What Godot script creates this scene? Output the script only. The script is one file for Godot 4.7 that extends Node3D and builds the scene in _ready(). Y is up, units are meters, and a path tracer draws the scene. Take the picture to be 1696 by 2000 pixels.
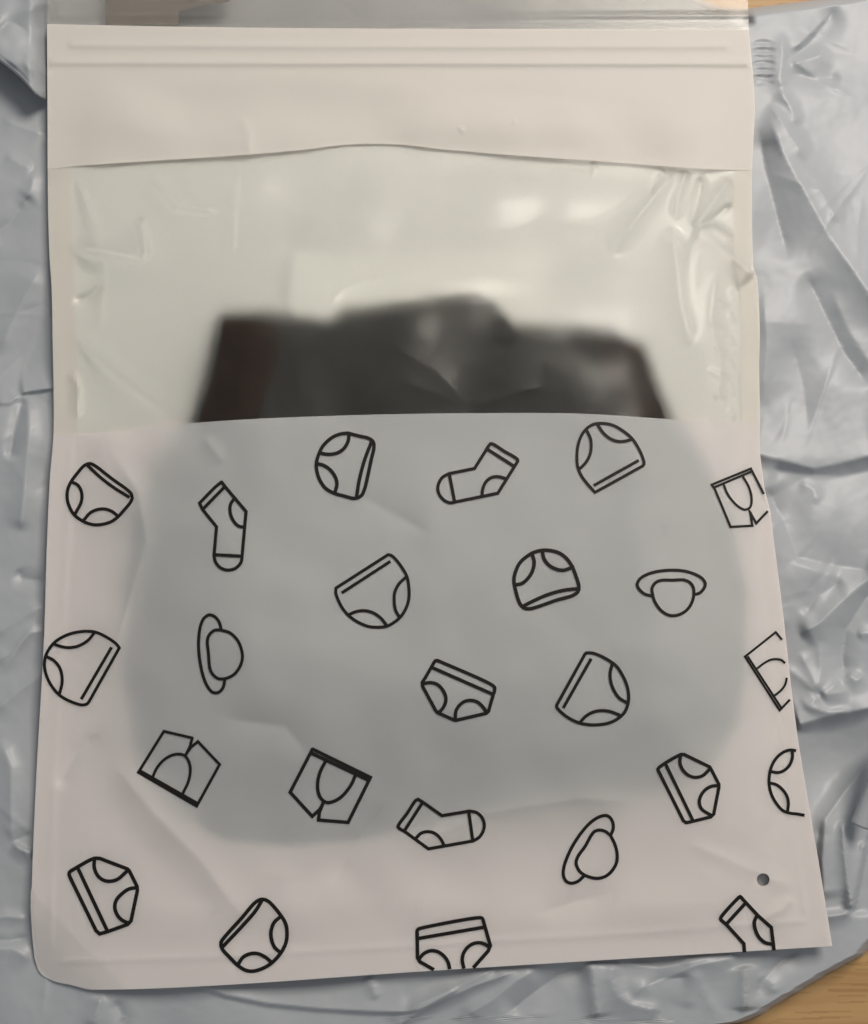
extends Node3D
# A printed frosted zip bag holding a folded dark garment, lying on a crumpled grey mailing bag on an oak table.
# Outlines are measured on the photograph (1696 x 2000) and set down at their own height above the table.

const PH := Vector2(1696, 2000)
const FOV := 50.0
const TILT := 8.5
const CAM_H := 0.36

var eye: Vector3
var fwd: Vector3
var upv: Vector3
var half: float
var M := {}


# ---------------------------------------------------------------- a height field on a regular grid
class Field:
	var x0: float
	var y0: float
	var s: float
	var w: int
	var h: int
	var d := PackedFloat32Array()

	func _init(ax: float, ay: float, bx: float, by: float, step: float):
		x0 = ax
		y0 = ay
		s = step
		w = int((bx - ax) / step) + 1
		h = int((by - ay) / step) + 1
		d.resize(w * h)

	func sample(x: float, y: float) -> float:
		var fx := clampf((x - x0) / s, 0.0, w - 1.001)
		var fy := clampf((y - y0) / s, 0.0, h - 1.001)
		var i := int(fx)
		var j := int(fy)
		fx -= i
		fy -= j
		var k := j * w + i
		return lerpf(lerpf(d[k], d[k + 1], fx), lerpf(d[k + w], d[k + w + 1], fx), fy)

	# a ridge (or valley) along a polyline: wl and wr are its reach to the left and to the right, height in metres
	func crease(p: Array, wl: float, wr: float, height: float, power := 2.0, taper := 0.25) -> void:
		# sharp along the ridge, running out smoothly at the foot and narrowing towards both ends
		wl *= 1.5
		wr *= 1.5
		power = 1.95 + (power - 1.0) * 0.5
		var lo: Vector2 = p[0]
		var hi: Vector2 = p[0]
		var length := 0.0
		var starts := PackedFloat32Array([0.0])
		for i in range(1, p.size()):
			lo = lo.min(p[i])
			hi = hi.max(p[i])
			length += (p[i] as Vector2).distance_to(p[i - 1])
			starts.append(length)
		var reach := maxf(wl, wr)
		var i0 := maxi(0, int((lo.x - reach - x0) / s))
		var i1 := mini(w - 1, int((hi.x + reach - x0) / s) + 1)
		var j0 := maxi(0, int((lo.y - reach - y0) / s))
		var j1 := mini(h - 1, int((hi.y + reach - y0) / s) + 1)
		var n := p.size() - 1
		for j in range(j0, j1 + 1):
			for i in range(i0, i1 + 1):
				var q := Vector2(x0 + i * s, y0 + j * s)
				var best := 1e9
				var along := 0.0
				var side := 1.0
				for k in n:
					var a: Vector2 = p[k]
					var e: Vector2 = p[k + 1] - a
					var r := q - a
					var t := clampf(r.dot(e) / e.length_squared(), 0.0, 1.0)
					var dd := r.distance_squared_to(e * t)
					if dd < best:
						best = dd
						along = starts[k] + t * (starts[k + 1] - starts[k])
						side = e.cross(r)
				best = sqrt(best)
				var reach2 := wr if side > 0.0 else wl
				var f := along / length
				if taper > 0.04:
					reach2 *= lerpf(0.4, 1.0, sqrt(maxf(0.0, sin(PI * f))))
				if best >= reach2:
					continue
				var end := 1.0
				if taper > 0.0:
					end = smoothstep(0.0, taper, f) * smoothstep(0.0, taper, 1.0 - f)
				d[j * w + i] += height * end * pow(1.0 - best / reach2, power)

	func blob(c: Vector2, r: Vector2, height: float) -> void:
		for j in range(maxi(0, int((c.y - r.y - y0) / s)), mini(h - 1, int((c.y + r.y - y0) / s) + 1) + 1):
			for i in range(maxi(0, int((c.x - r.x - x0) / s)), mini(w - 1, int((c.x + r.x - x0) / s) + 1) + 1):
				var q := (Vector2(x0 + i * s, y0 + j * s) - c) / r
				var k := q.length_squared()
				if k < 1.0:
					d[j * w + i] += height * (1.0 - k) * (1.0 - k)


# ---------------------------------------------------------------- helpers
func at(px: float, py: float, height: float) -> Vector3:
	var r := fwd + Vector3.RIGHT * ((px - PH.x / 2) / (PH.y / 2) * half) + upv * ((PH.y / 2 - py) / (PH.y / 2) * half)
	return eye + r * ((height - eye.y) / r.y)


func curve(p: Array, x: float) -> float:
	# a monotone-in-x table read with smooth interpolation
	if x <= p[0].x:
		return p[0].y
	for i in range(1, p.size()):
		if x <= p[i].x:
			var a: Vector2 = p[i - 1]
			var b: Vector2 = p[i]
			var t := (x - a.x) / (b.x - a.x)
			var sa: float = (b.y - p[i - 2].y) / (b.x - p[i - 2].x) if i > 1 else (b.y - a.y) / (b.x - a.x)
			var sb: float = (p[i + 1].y - a.y) / (p[i + 1].x - a.x) if i + 1 < p.size() else (b.y - a.y) / (b.x - a.x)
			var w := b.x - a.x
			var t2 := t * t
			var t3 := t2 * t
			return a.y * (2 * t3 - 3 * t2 + 1) + sa * w * (t3 - 2 * t2 + t) + b.y * (3 * t2 - 2 * t3) + sb * w * (t3 - t2)
	return p[-1].y


func mesh_from(v: PackedVector3Array, idx: PackedInt32Array, uv := PackedVector2Array()) -> ArrayMesh:
	var n := PackedVector3Array()
	n.resize(v.size())
	for i in range(0, idx.size(), 3):
		var a := idx[i]
		var b := idx[i + 1]
		var c := idx[i + 2]
		var f := (v[c] - v[a]).cross(v[b] - v[a])
		n[a] += f
		n[b] += f
		n[c] += f
	for i in n.size():
		n[i] = n[i].normalized() if n[i].length_squared() > 0.0 else Vector3.UP
	var arr := []
	arr.resize(Mesh.ARRAY_MAX)
	arr[Mesh.ARRAY_VERTEX] = v
	arr[Mesh.ARRAY_NORMAL] = n
	arr[Mesh.ARRAY_INDEX] = idx
	if uv.size():
		arr[Mesh.ARRAY_TEX_UV] = uv
	var m := ArrayMesh.new()
	m.add_surface_from_arrays(Mesh.PRIMITIVE_TRIANGLES, arr)
	return m


# a sheet over a grid of photo points; thick > 0 adds the underside
func sheet(nu: int, nv: int, pos: Callable, thick := 0.0, holes: Array = []) -> ArrayMesh:
	var v := PackedVector3Array()
	var idx := PackedInt32Array()
	var px := PackedVector2Array()
	for j in nv + 1:
		for i in nu + 1:
			var q: Vector3 = pos.call(float(i) / nu, float(j) / nv)
			var p := Vector2(q.x, q.y)
			for c in holes:
				var o := p - Vector2(c.x, c.y)
				if o.length() < c.z + 2.4 and o.length() > c.z * 0.55:
					p = Vector2(c.x, c.y) + o.normalized() * c.z
			px.append(p)
			v.append(at(p.x, p.y, q.z))
	var w := nu + 1
	for j in nv:
		for i in nu:
			var a := j * w + i
			var skip := false
			for c in holes:
				var mid := (px[a] + px[a + 1] + px[a + w] + px[a + w + 1]) / 4
				skip = skip or mid.distance_to(Vector2(c.x, c.y)) < c.z * 0.93
			if not skip:
				idx.append_array([a, a + 1, a + w, a + 1, a + w + 1, a + w])
	if thick > 0.0:
		var n := v.size()
		for i in n:
			v.append(v[i] - Vector3(0, thick, 0))
		var m := idx.size()
		for i in range(0, m, 3):
			idx.append_array([idx[i] + n, idx[i + 2] + n, idx[i + 1] + n])
	return mesh_from(v, idx)


func obj(called: String, mesh: Mesh, mat: Material, parent: Node = self) -> MeshInstance3D:
	var o := MeshInstance3D.new()
	o.name = called
	o.mesh = mesh
	o.material_override = mat
	parent.add_child(o, true)
	return o


func thing(called: String, label: String, category: String) -> Node3D:
	var o := Node3D.new()
	o.name = called
	o.set_meta("label", label)
	o.set_meta("category", category)
	add_child(o)
	return o


func tell(o: Node, label: String) -> void:
	o.set_meta("label", label)


func lin(r: float, g: float, b: float, a := 1.0) -> Color:
	var c := Color(r, g, b).linear_to_srgb()
	c.a = a
	return c


func noise(freq: float, octaves := 3, sd := 1) -> FastNoiseLite:
	var n := FastNoiseLite.new()
	n.noise_type = FastNoiseLite.TYPE_SIMPLEX_SMOOTH
	n.frequency = freq
	n.fractal_octaves = octaves
	n.seed = sd
	return n


# ---------------------------------------------------------------- set up
func _ready() -> void:
	half = tan(deg_to_rad(FOV / 2))
	var t := deg_to_rad(TILT)
	fwd = Vector3(0, -cos(t), -sin(t))
	upv = Vector3(0, sin(t), -cos(t))
	eye = Vector3(0, CAM_H, CAM_H * tan(t))
	var cam := Camera3D.new()
	cam.name = "camera"
	cam.fov = FOV
	cam.near = 0.02
	cam.far = 20.0
	cam.transform = Transform3D(Basis(Vector3.RIGHT, upv, -fwd), eye)
	add_child(cam)
	cam.current = true

	var env := Environment.new()
	env.background_mode = Environment.BG_COLOR
	env.background_color = lin(0.90, 0.93, 0.96)
	env.background_energy_multiplier = 0.28
	env.tonemap_mode = Environment.TONE_MAPPER_LINEAR
	env.tonemap_exposure = 1.0
	env.sdfgi_enabled = true
	env.ssao_enabled = true
	env.ssil_enabled = true
	var we := WorldEnvironment.new()
	we.name = "surroundings"
	we.environment = env
	add_child(we)
	lamp("ceiling_lamp", Vector3(0.34, 0.74, -0.48), Vector3(0, 0, 0), Vector2(0.36, 0.36), Color(1.0, 0.965, 0.92), 0.74)

	materials()
	build_table()
	build_fields()
	build_mailer()
	build_bag()
	build_garment()
	build_card()
	build_prints()


func lamp(called: String, from: Vector3, to: Vector3, size: Vector2, col: Color, energy: float) -> void:
	var l := AreaLight3D.new()
	l.name = called
	l.area_size = size
	l.light_color = col
	l.light_energy = energy
	l.area_normalize_energy = true
	l.shadow_enabled = true
	add_child(l)
	l.look_at_from_position(from, to, Vector3(0, 0, -1) if absf((to - from).normalized().z) < 0.95 else Vector3.UP)


func std(col: Color, rough: float, spec := 0.5) -> StandardMaterial3D:
	var m := StandardMaterial3D.new()
	m.albedo_color = col
	m.roughness = rough
	m.metallic_specular = spec
	return m


func film(col: Color, rough: float, opaque: float, scale: float, spec := 0.5) -> StandardMaterial3D:
	var m := std(col, rough, spec)
	m.albedo_color.a = opaque
	m.refraction_enabled = true
	m.refraction_scale = scale
	return m


func materials() -> void:
	M.mailer = std(lin(0.385, 0.405, 0.43), 0.42, 0.45)
	M.white = film(lin(0.885, 0.855, 0.81), 0.6, 0.55, 0.03, 0.5)
	M.back = std(lin(0.99, 0.78, 0.735), 0.5)
	M.back_clear = std(lin(0.79, 0.77, 0.735), 0.5)
	M.back_white = std(lin(0.88, 0.82, 0.77), 0.5)
	M.card = std(lin(0.92, 0.90, 0.84), 0.6)
	M.window = film(lin(0.95, 0.96, 0.945), 0.52, 0.0, 0.022, 0.5)
	M.window.clearcoat_enabled = true
	M.window.clearcoat = 0.18
	M.window.clearcoat_roughness = 0.22
	M.panel = film(lin(0.90, 0.913, 0.908), 0.85, 0.27, 0.055, 0.3)
	M.lip = film(lin(0.97, 0.95, 0.91), 0.24, 0.08, 0.03, 0.5)
	M.label = std(lin(0.13, 0.105, 0.08), 0.7)
	M.seal = film(lin(0.92, 0.905, 0.87), 0.6, 0.22, 0.03, 0.5)
	M.ink = std(lin(0.010, 0.009, 0.008), 0.5, 0.3)
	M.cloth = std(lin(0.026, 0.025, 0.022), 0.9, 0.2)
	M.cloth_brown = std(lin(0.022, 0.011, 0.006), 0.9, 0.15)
	M.wood = std(Color.WHITE, 0.5, 0.45)
	M.wood.albedo_texture = wood_image()


func wood_image() -> ImageTexture:
	var n1 := noise(0.006, 3, 11)
	var n2 := noise(0.05, 3, 12)
	var n3 := noise(0.013, 2, 13)
	var im := Image.create(1024, 1024, false, Image.FORMAT_RGB8)
	var a := lin(0.43, 0.265, 0.115)
	var b := lin(0.33, 0.175, 0.06)
	var pale := lin(0.54, 0.345, 0.15)
	for y in 1024:
		for x in 1024:
			var wob := n1.get_noise_2d(x * 0.35, y) * 26.0
			var g := n2.get_noise_2d(x * 0.035, y + wob)
			var f := n3.get_noise_2d(x * 0.12, (y + wob) * 1.5)
			var pore := n2.get_noise_2d(x * 0.16 + 500.0, (y + wob * 0.5) * 3.2)
			var c := a.lerp(b, clampf(0.35 + g * 1.1, 0.0, 1.0))
			c = c.lerp(pale, clampf(f * 1.2, 0.0, 0.7))
			if pore > 0.34:
				c = c.lerp(b * 0.85, 0.35)
			im.set_pixel(x, y, c)
	im.generate_mipmaps()
	return ImageTexture.create_from_image(im)


# ---------------------------------------------------------------- table
func build_table() -> void:
	var v := PackedVector3Array()
	var uv := PackedVector2Array()
	var idx := PackedInt32Array()
	var hx := 0.60
	var hz := 0.42
	# rings of a rounded slab, from the top outwards and down
	var rings := [[hx - 0.006, hz - 0.006, 0.0], [hx - 0.002, hz - 0.002, -0.0012], [hx, hz, -0.005], [hx, hz, -0.024], [hx - 0.003, hz - 0.003, -0.026]]
	for r in rings:
		for c in [[-1, -1], [1, -1], [1, 1], [-1, 1]]:
			v.append(Vector3(c[0] * r[0], r[2], c[1] * r[1]))
			uv.append(Vector2((c[0] * r[0]) * 3.0 + r[2] * 2.0, c[1] * r[1] * 3.0 + r[2] * 3.0))
	idx.append_array([0, 1, 2, 0, 2, 3])
	for k in rings.size() - 1:
		for i in 4:
			var a := k * 4 + i
			var b := k * 4 + (i + 1) % 4
			idx.append_array([a, a + 4, b, b, a + 4, b + 4])
	var l := (rings.size() - 1) * 4
	idx.append_array([l, l + 2, l + 1, l, l + 3, l + 2])
	var st := SurfaceTool.new()
	st.begin(Mesh.PRIMITIVE_TRIANGLES)
	st.set_smooth_group(-1)
	for i in idx:
		st.set_uv(uv[i])
		st.add_vertex(v[i])
	st.generate_normals()
	var o := obj("wooden_table", st.commit(), M.wood)
	o.set_meta("label", "oak coloured wooden table top with fine grain, under the grey plastic")
	o.set_meta("category", "table")


# ---------------------------------------------------------------- heights
var FM: Field   # mailing bag
var FB: Field   # front film of the zip bag
const BAG := 0.015

var XL := [Vector2(0, 92), Vector2(200, 93), Vector2(400, 94), Vector2(500, 97), Vector2(560, 101), Vector2(650, 103), Vector2(840, 105), Vector2(930, 98), Vector2(1060, 92), Vector2(1250, 86), Vector2(1500, 72), Vector2(1700, 63), Vector2(1790, 60), Vector2(1860, 66), Vector2(1935, 76)]
var XR := [Vector2(0, 1461), Vector2(58, 1463), Vector2(200, 1474), Vector2(330, 1469), Vector2(430, 1469), Vector2(520, 1472), Vector2(545, 1479), Vector2(640, 1484), Vector2(720, 1483), Vector2(825, 1485), Vector2(885, 1485), Vector2(925, 1490), Vector2(960, 1495), Vector2(1000, 1505), Vector2(1050, 1511), Vector2(1200, 1530), Vector2(1300, 1541), Vector2(1430, 1557), Vector2(1530, 1573), Vector2(1700, 1602), Vector2(1848, 1626)]
var YA := [Vector2(92, 47), Vector2(400, 53), Vector2(800, 56), Vector2(1463, 57)]
var YB := [Vector2(92, 331), Vector2(140, 325), Vector2(300, 314), Vector2(470, 303), Vector2(600, 292), Vector2(660, 284), Vector2(720, 281), Vector2(790, 283), Vector2(860, 291), Vector2(1000, 303), Vector2(1160, 314), Vector2(1300, 325), Vector2(1400, 331), Vector2(1470, 332)]
var YC := [Vector2(104, 850), Vector2(230, 842), Vector2(370, 827), Vector2(480, 819), Vector2(620, 813), Vector2(760, 809), Vector2(900, 807), Vector2(1100, 807), Vector2(1200, 811), Vector2(1310, 819), Vector2(1390, 825), Vector2(1486, 826)]
var YD := [Vector2(60, 1800), Vector2(64, 1850), Vector2(74, 1893), Vector2(100, 1914), Vector2(140, 1924), Vector2(182, 1933), Vector2(420, 1925), Vector2(800, 1899), Vector2(1200, 1874), Vector2(1626, 1848)]


func build_fields() -> void:
	var rng := RandomNumberGenerator.new()
	rng.seed = 77
	# --- crumpled mailing bag
	FM = Field.new(-170, -170, 1870, 2170, 3.2)
	var n1 := noise(0.0022, 2, 3)
	var n2 := noise(0.011, 3, 9)
	for j in FM.h:
		for i in FM.w:
			var x := FM.x0 + i * FM.s
			var y := FM.y0 + j * FM.s
			FM.d[j * FM.w + i] = 0.0105 + 0.003 * n1.get_noise_2d(x, y) + 0.00025 * n2.get_noise_2d(x, y)
	for k in 170:
		var c := Vector2(rng.randf_range(-150, 1850), rng.randf_range(-150, 2150))
		var ang := rng.randf() * TAU
		var len := rng.randf_range(110, 420)
		var bend := rng.randf_range(-0.5, 0.5)
		if c.x > 190 and c.x < 1380 and c.y > 130 and c.y < 1800:
			continue
		var dir := Vector2.from_angle(ang)
		var p0 := c - dir * len / 2
		var p1 := c + dir.orthogonal() * bend * len * 0.3
		var p2 := c + dir * len / 2
		FM.crease([p0, p1, p2], rng.randf_range(50, 190), rng.randf_range(50, 190), rng.randf_range(-0.0011, 0.0015), rng.randf_range(1.0, 1.25), 0.4)
	traced_creases()
	hairlines(rng)
	# under the zip bag the mailer is pressed flat
	for j in FM.h:
		for i in FM.w:
			var x := FM.x0 + i * FM.s
			var y := FM.y0 + j * FM.s
			var inside := minf(minf(x - curve(XL, y), curve(XR, y) - x), minf(y + 75.0, curve(YD, x) - y))
			var k := j * FM.w + i
			var m := 0.0105 + (FM.d[k] - 0.0105) * 0.85
			var lid := BAG - 0.0012 - 0.003 * smoothstep(0.0, 160.0, inside)
			if inside > -14.0 and y < 50.0:
				m -= 0.0045 * smoothstep(-14.0, 10.0, inside)
			if inside > -14.0:
				m = lerpf(m, minf(m, lid), smoothstep(-14.0, 2.0, inside))
			var nh := Vector2(x, y).distance_to(Vector2(1491, 1718))
			if nh < 60.0:
				m = lerpf(BAG - 0.0017, m, smoothstep(25.0, 60.0, nh))
			FM.d[k] = maxf(m, 0.0012)
	# --- front film of the zip bag
	FB = Field.new(40, 20, 1650, 1960, 4.0)
	var n3 := noise(0.0035, 2, 21)
	for j in FB.h:
		for i in FB.w:
			var x := FB.x0 + i * FB.s
			var y := FB.y0 + j * FB.s
			var l := curve(XL, y)
			var r := curve(XR, y)
			var sx := smoothstep(l + 20, l + 420, x) * (1.0 - smoothstep(r - 280, r - 12, x))
			var sy := smoothstep(300, 670, y) * (1.0 - smoothstep(1250, 1760, y))
			var soft := smoothstep(l + 30, l + 120, x) * (1.0 - smoothstep(r - 110, r - 30, x)) * smoothstep(130, 260, y) * (1.0 - smoothstep(1760, 1850, y))
			FB.d[j * FB.w + i] = BAG + 0.0004 + 0.016 * sx * sy + 0.0012 * soft * (1.0 + n3.get_noise_2d(x, y))
	film_creases()


func v2(a: Array) -> Array:
	var p := []
	for i in range(0, a.size(), 2):
		p.append(Vector2(a[i], a[i + 1]))
	return p


# fine sharp creases in little families, as thin film keeps after being crushed
func hairlines(rng: RandomNumberGenerator) -> void:
	for k in 90:
		var c := Vector2(rng.randf_range(-150, 1850), rng.randf_range(-150, 2150))
		var ang := rng.randf() * TAU
		var many := rng.randi_range(2, 5)
		if c.x > 200 and c.x < 1370 and c.y > 130 and c.y < 1800:
			continue
		for i in many:
			var a := ang + rng.randf_range(-0.35, 0.35)
			var dir := Vector2.from_angle(a)
			var m := c + dir.orthogonal() * rng.randf_range(-60, 60) + dir * rng.randf_range(-40, 40)
			var l := rng.randf_range(40, 150)
			FM.crease([m - dir * l, m + dir.orthogonal() * rng.randf_range(-10, 10), m + dir * l], rng.randf_range(7, 13), rng.randf_range(7, 26), rng.randf_range(-0.0004, 0.0007), 1.1, 0.4)


func traced_creases() -> void:
	var f := FM
	# top right: gathered seam with short cross wrinkles
	for k in 7:
		var y := 85.0 + k * 13.0
		f.crease(v2([1466, y, 1492, y - 2 + (k % 3) * 2, 1518, y + 1]), 6, 6, -0.00160 if k % 2 else -0.0009, 1.2, 0.3)
	f.crease(v2([1528, 60, 1530, 110, 1524, 150, 1532, 190]), 16, 35, 0.00136, 1.27)
	f.crease(v2([1530, 125, 1575, 90, 1615, 40, 1640, 5]), 25, 41, -0.00272, 1.17)
	f.crease(v2([1540, 105, 1590, 60, 1625, 22]), 22, 19, 0.00190, 1.22)
	f.crease(v2([1540, 128, 1600, 108, 1612, 90]), 22, 32, 0.00204, 1.22)
	f.crease(v2([1535, 140, 1600, 155, 1650, 150]), 38, 32, -0.00204, 1.33)
	f.crease(v2([1500, 200, 1530, 240, 1560, 285, 1575, 320]), 22, 35, 0.00238, 1.27)
	f.crease(v2([1520, 170, 1545, 210, 1560, 250]), 19, 25, 0.00170, 1.27)
	# right: long diagonal ridge with the hollow beside the bag
	f.crease(v2([1500, 215, 1530, 300, 1570, 370, 1620, 460, 1696, 570, 1760, 640]), 78, 71, 0.00408, 1.39, 0.12)
	f.crease(v2([1480, 240, 1495, 330, 1520, 430, 1545, 520]), 52, 78, -0.00306, 1.55, 0.2)
	f.crease(v2([1590, 350, 1620, 400, 1640, 440]), 19, 22, 0.00136, 1.22)
	f.crease(v2([1570, 530, 1610, 610, 1650, 690, 1700, 760]), 58, 44, -0.00306, 1.39, 0.15)
	f.crease(v2([1620, 560, 1660, 650, 1720, 740]), 48, 52, 0.00163, 1.39)
	f.crease(v2([1490, 560, 1500, 680, 1488, 800]), 52, 44, 0.00150, 1.55)
	f.crease(v2([1540, 650, 1570, 760, 1580, 850]), 48, 52, -0.00109, 1.55)
	# right: overhang at y = 890 .. 920 and the hollow under it
	f.crease(v2([1460, 882, 1500, 892, 1545, 903, 1590, 915, 1640, 905, 1720, 885]), 117, 25, 0.00286, 1.33, 0.06)
	f.crease(v2([1500, 915, 1560, 925, 1640, 930, 1720, 915]), 32, 78, -0.00204, 1.44, 0.1)
	f.crease(v2([1560, 940, 1590, 955, 1600, 985]), 16, 22, 0.00088, 1.27)
	f.crease(v2([1495, 950, 1530, 1020, 1556, 1088, 1620, 1102, 1710, 1118]), 91, 44, -0.00286, 1.33, 0.08)
	f.crease(v2([1500, 1000, 1530, 1050, 1555, 1100, 1640, 1130]), 48, 117, 0.00238, 1.44, 0.15)
	# right: ridge running up to the right, dark valley beyond
	f.crease(v2([1560, 1240, 1600, 1218, 1640, 1180, 1700, 1128, 1760, 1080]), 44, 59, 0.00381, 1.17, 0.1)
	f.crease(v2([1570, 1205, 1600, 1160, 1650, 1135]), 48, 41, -0.00177, 1.39, 0.2)
	f.crease(v2([1545, 1230, 1510, 1190, 1495, 1130]), 41, 32, 0.00136, 1.33)
	f.crease(v2([1650, 1330, 1645, 1280, 1652, 1230, 1690, 1170, 1740, 1120]), 35, 41, -0.00394, 1.17, 0.12)
	f.crease(v2([1672, 1240, 1690, 1236, 1720, 1240]), 16, 16, 0.00136, 1.11)
	# right: star of creases at (1600, 1358)
	for a in [[1530, 1300], [1560, 1270], [1600, 1250], [1640, 1330], [1570, 1385], [1660, 1350]]:
		f.crease(v2([1600, 1358, (1600 + a[0]) / 2.0 + 4, (1358 + a[1]) / 2.0, a[0], a[1]]), 22, 28, 0.00136, 1.17, 0.25)
	f.crease(v2([1655, 1312, 1672, 1330, 1690, 1318]), 16, 22, 0.00204, 1.17)
	f.crease(v2([1575, 1378, 1620, 1392, 1665, 1388]), 14, 16, 0.00177, 1.11)
	# right: sharp lip, deep shaded hollow below, second lip climbing to the right
	f.crease(v2([1555, 1418, 1600, 1404, 1640, 1395, 1720, 1378]), 91, 22, 0.00422, 1.27, 0.05)
	f.blob(Vector2(1615, 1500), Vector2(140, 150), -0.007)
	f.crease(v2([1610, 1760, 1606, 1680, 1612, 1600, 1650, 1545, 1700, 1485, 1750, 1430]), 25, 78, 0.00354, 1.33, 0.06)
	f.crease(v2([1605, 1600, 1590, 1680, 1596, 1760]), 41, 32, -0.00272, 1.33, 0.2)
	f.crease(v2([1646, 1600, 1650, 1660, 1656, 1720, 1663, 1783]), 22, 19, 0.00326, 1.11, 0.08)
	f.crease(v2([1690, 1640, 1682, 1700, 1672, 1750, 1663, 1783]), 32, 22, 0.00245, 1.11, 0.1)
	f.crease(v2([1600, 1792, 1635, 1788, 1663, 1782]), 16, 22, 0.00286, 1.11, 0.1)
	f.crease(v2([1663, 1790, 1680, 1730, 1696, 1650, 1720, 1580]), 8, 59, -0.00408, 1.27, 0.1)
	# bottom right: fold that hooks round, radiating creases down to the table
	f.crease(v2([1455, 1885, 1458, 1930, 1459, 1975]), 32, 41, 0.00394, 1.17, 0.1)
	f.crease(v2([1470, 1960, 1485, 1920, 1520, 1880, 1570, 1850]), 25, 35, -0.00258, 1.22, 0.2)
	f.crease(v2([1515, 1945, 1508, 1925, 1480, 1900]), 16, 25, 0.00136, 1.17)
	f.crease(v2([1232, 1955, 1250, 1930, 1300, 1912, 1360, 1886, 1450, 1868]), 41, 48, 0.00272, 1.22, 0.12)
	f.crease(v2([1200, 1878, 1196, 1912, 1212, 1945, 1236, 1962, 1290, 1975]), 22, 48, 0.00286, 1.17, 0.1)
	f.crease(v2([1256, 1928, 1290, 1912, 1350, 1908]), 16, 28, -0.00163, 1.22, 0.2)
	f.crease(v2([1360, 1890, 1352, 1930, 1345, 1975]), 28, 41, 0.00122, 1.33)
	f.crease(v2([1216, 1882, 1290, 1890, 1400, 1868]), 8, 22, 0.00122, 1.17)
	# bottom: ridge at x = 1157, long slanted folds from lower left to upper right
	f.crease(v2([1155, 1878, 1158, 1920, 1165, 1990]), 44, 28, 0.00286, 1.17, 0.1)
	f.crease(v2([985, 1985, 1040, 1940, 1090, 1905, 1150, 1885]), 38, 52, -0.00394, 1.22, 0.15)
	f.crease(v2([900, 1990, 960, 1955, 1010, 1915, 1055, 1890]), 32, 41, 0.00218, 1.22, 0.15)
	f.crease(v2([770, 2010, 840, 1965, 930, 1925, 1010, 1896]), 41, 16, 0.00245, 1.22, 0.12)
	f.crease(v2([790, 1975, 850, 1948, 920, 1915, 970, 1890]), 25, 25, 0.00190, 1.17, 0.15)
	f.crease(v2([715, 1905, 730, 1930, 737, 1955]), 16, 19, 0.00136, 1.11)
	# bottom left: overlapping layer with a fine dark edge
	f.crease(v2([390, 1926, 440, 1944, 520, 1960, 620, 1970, 720, 1976, 800, 1978]), 78, 7, 0.00204, 1.27, 0.05)
	f.crease(v2([780, 1978, 820, 1972, 900, 1930]), 35, 8, 0.00177, 1.22, 0.15)
	f.crease(v2([200, 1940, 190, 1975, 175, 2010]), 22, 28, 0.00204, 1.22)
	f.crease(v2([222, 1950, 240, 1985, 244, 2020]), 22, 19, -0.00177, 1.22)
	f.crease(v2([-40, 1860, 20, 1850, 70, 1880]), 28, 41, 0.00204, 1.33)
	f.crease(v2([-30, 1835, 20, 1838, 60, 1828]), 14, 16, -0.00150, 1.17)
	f.crease(v2([-30, 1800, 10, 1790, 60, 1795]), 16, 19, 0.00136, 1.17)
	# left side
	f.crease(v2([-20, 462, 20, 435, 42, 405, 62, 380]), 35, 41, -0.00231, 1.22, 0.15)
	f.crease(v2([10, 300, 40, 320, 68, 330]), 16, 28, 0.00122, 1.22)
	f.crease(v2([68, 330, 60, 370, 40, 410]), 25, 19, 0.00136, 1.22)
	f.crease(v2([0, 700, 18, 640, 50, 575, 80, 520]), 48, 44, 0.00177, 1.44, 0.2)
	f.crease(v2([-10, 788, 20, 786, 40, 770]), 25, 8, 0.00150, 1.17)
	f.crease(v2([40, 768, 70, 763, 115, 757]), 41, 5, 0.00231, 1.17, 0.1)
	f.crease(v2([18, 900, 32, 830, 46, 775]), 19, 25, -0.00245, 1.22, 0.12)
	f.crease(v2([55, 775, 56, 850, 50, 930, 40, 1040]), 32, 41, 0.00218, 1.39, 0.1)
	f.crease(v2([30, 1110, 45, 1130, 75, 1134, 95, 1140]), 25, 22, -0.00177, 1.22, 0.2)
	f.crease(v2([-20, 1245, 20, 1222, 60, 1195, 90, 1180]), 32, 41, 0.00150, 1.33)
	f.crease(v2([-20, 1300, 20, 1275, 58, 1236, 95, 1232]), 25, 32, 0.00190, 1.22)
	f.crease(v2([-20, 1400, 30, 1355, 70, 1325, 100, 1300]), 28, 41, 0.00190, 1.22)
	f.crease(v2([0, 1440, 22, 1500, 22, 1580, 24, 1645]), 28, 38, 0.00177, 1.22, 0.15)
	f.crease(v2([24, 1645, 40, 1658, 70, 1668]), 8, 22, 0.00204, 1.11)
	f.crease(v2([24, 1645, 50, 1632, 72, 1628]), 16, 22, -0.00122, 1.22)
	# top left, on the flap's underlayer
	f.crease(v2([0, 230, 50, 250, 95, 265]), 25, 32, 0.00150, 1.27)


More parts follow.
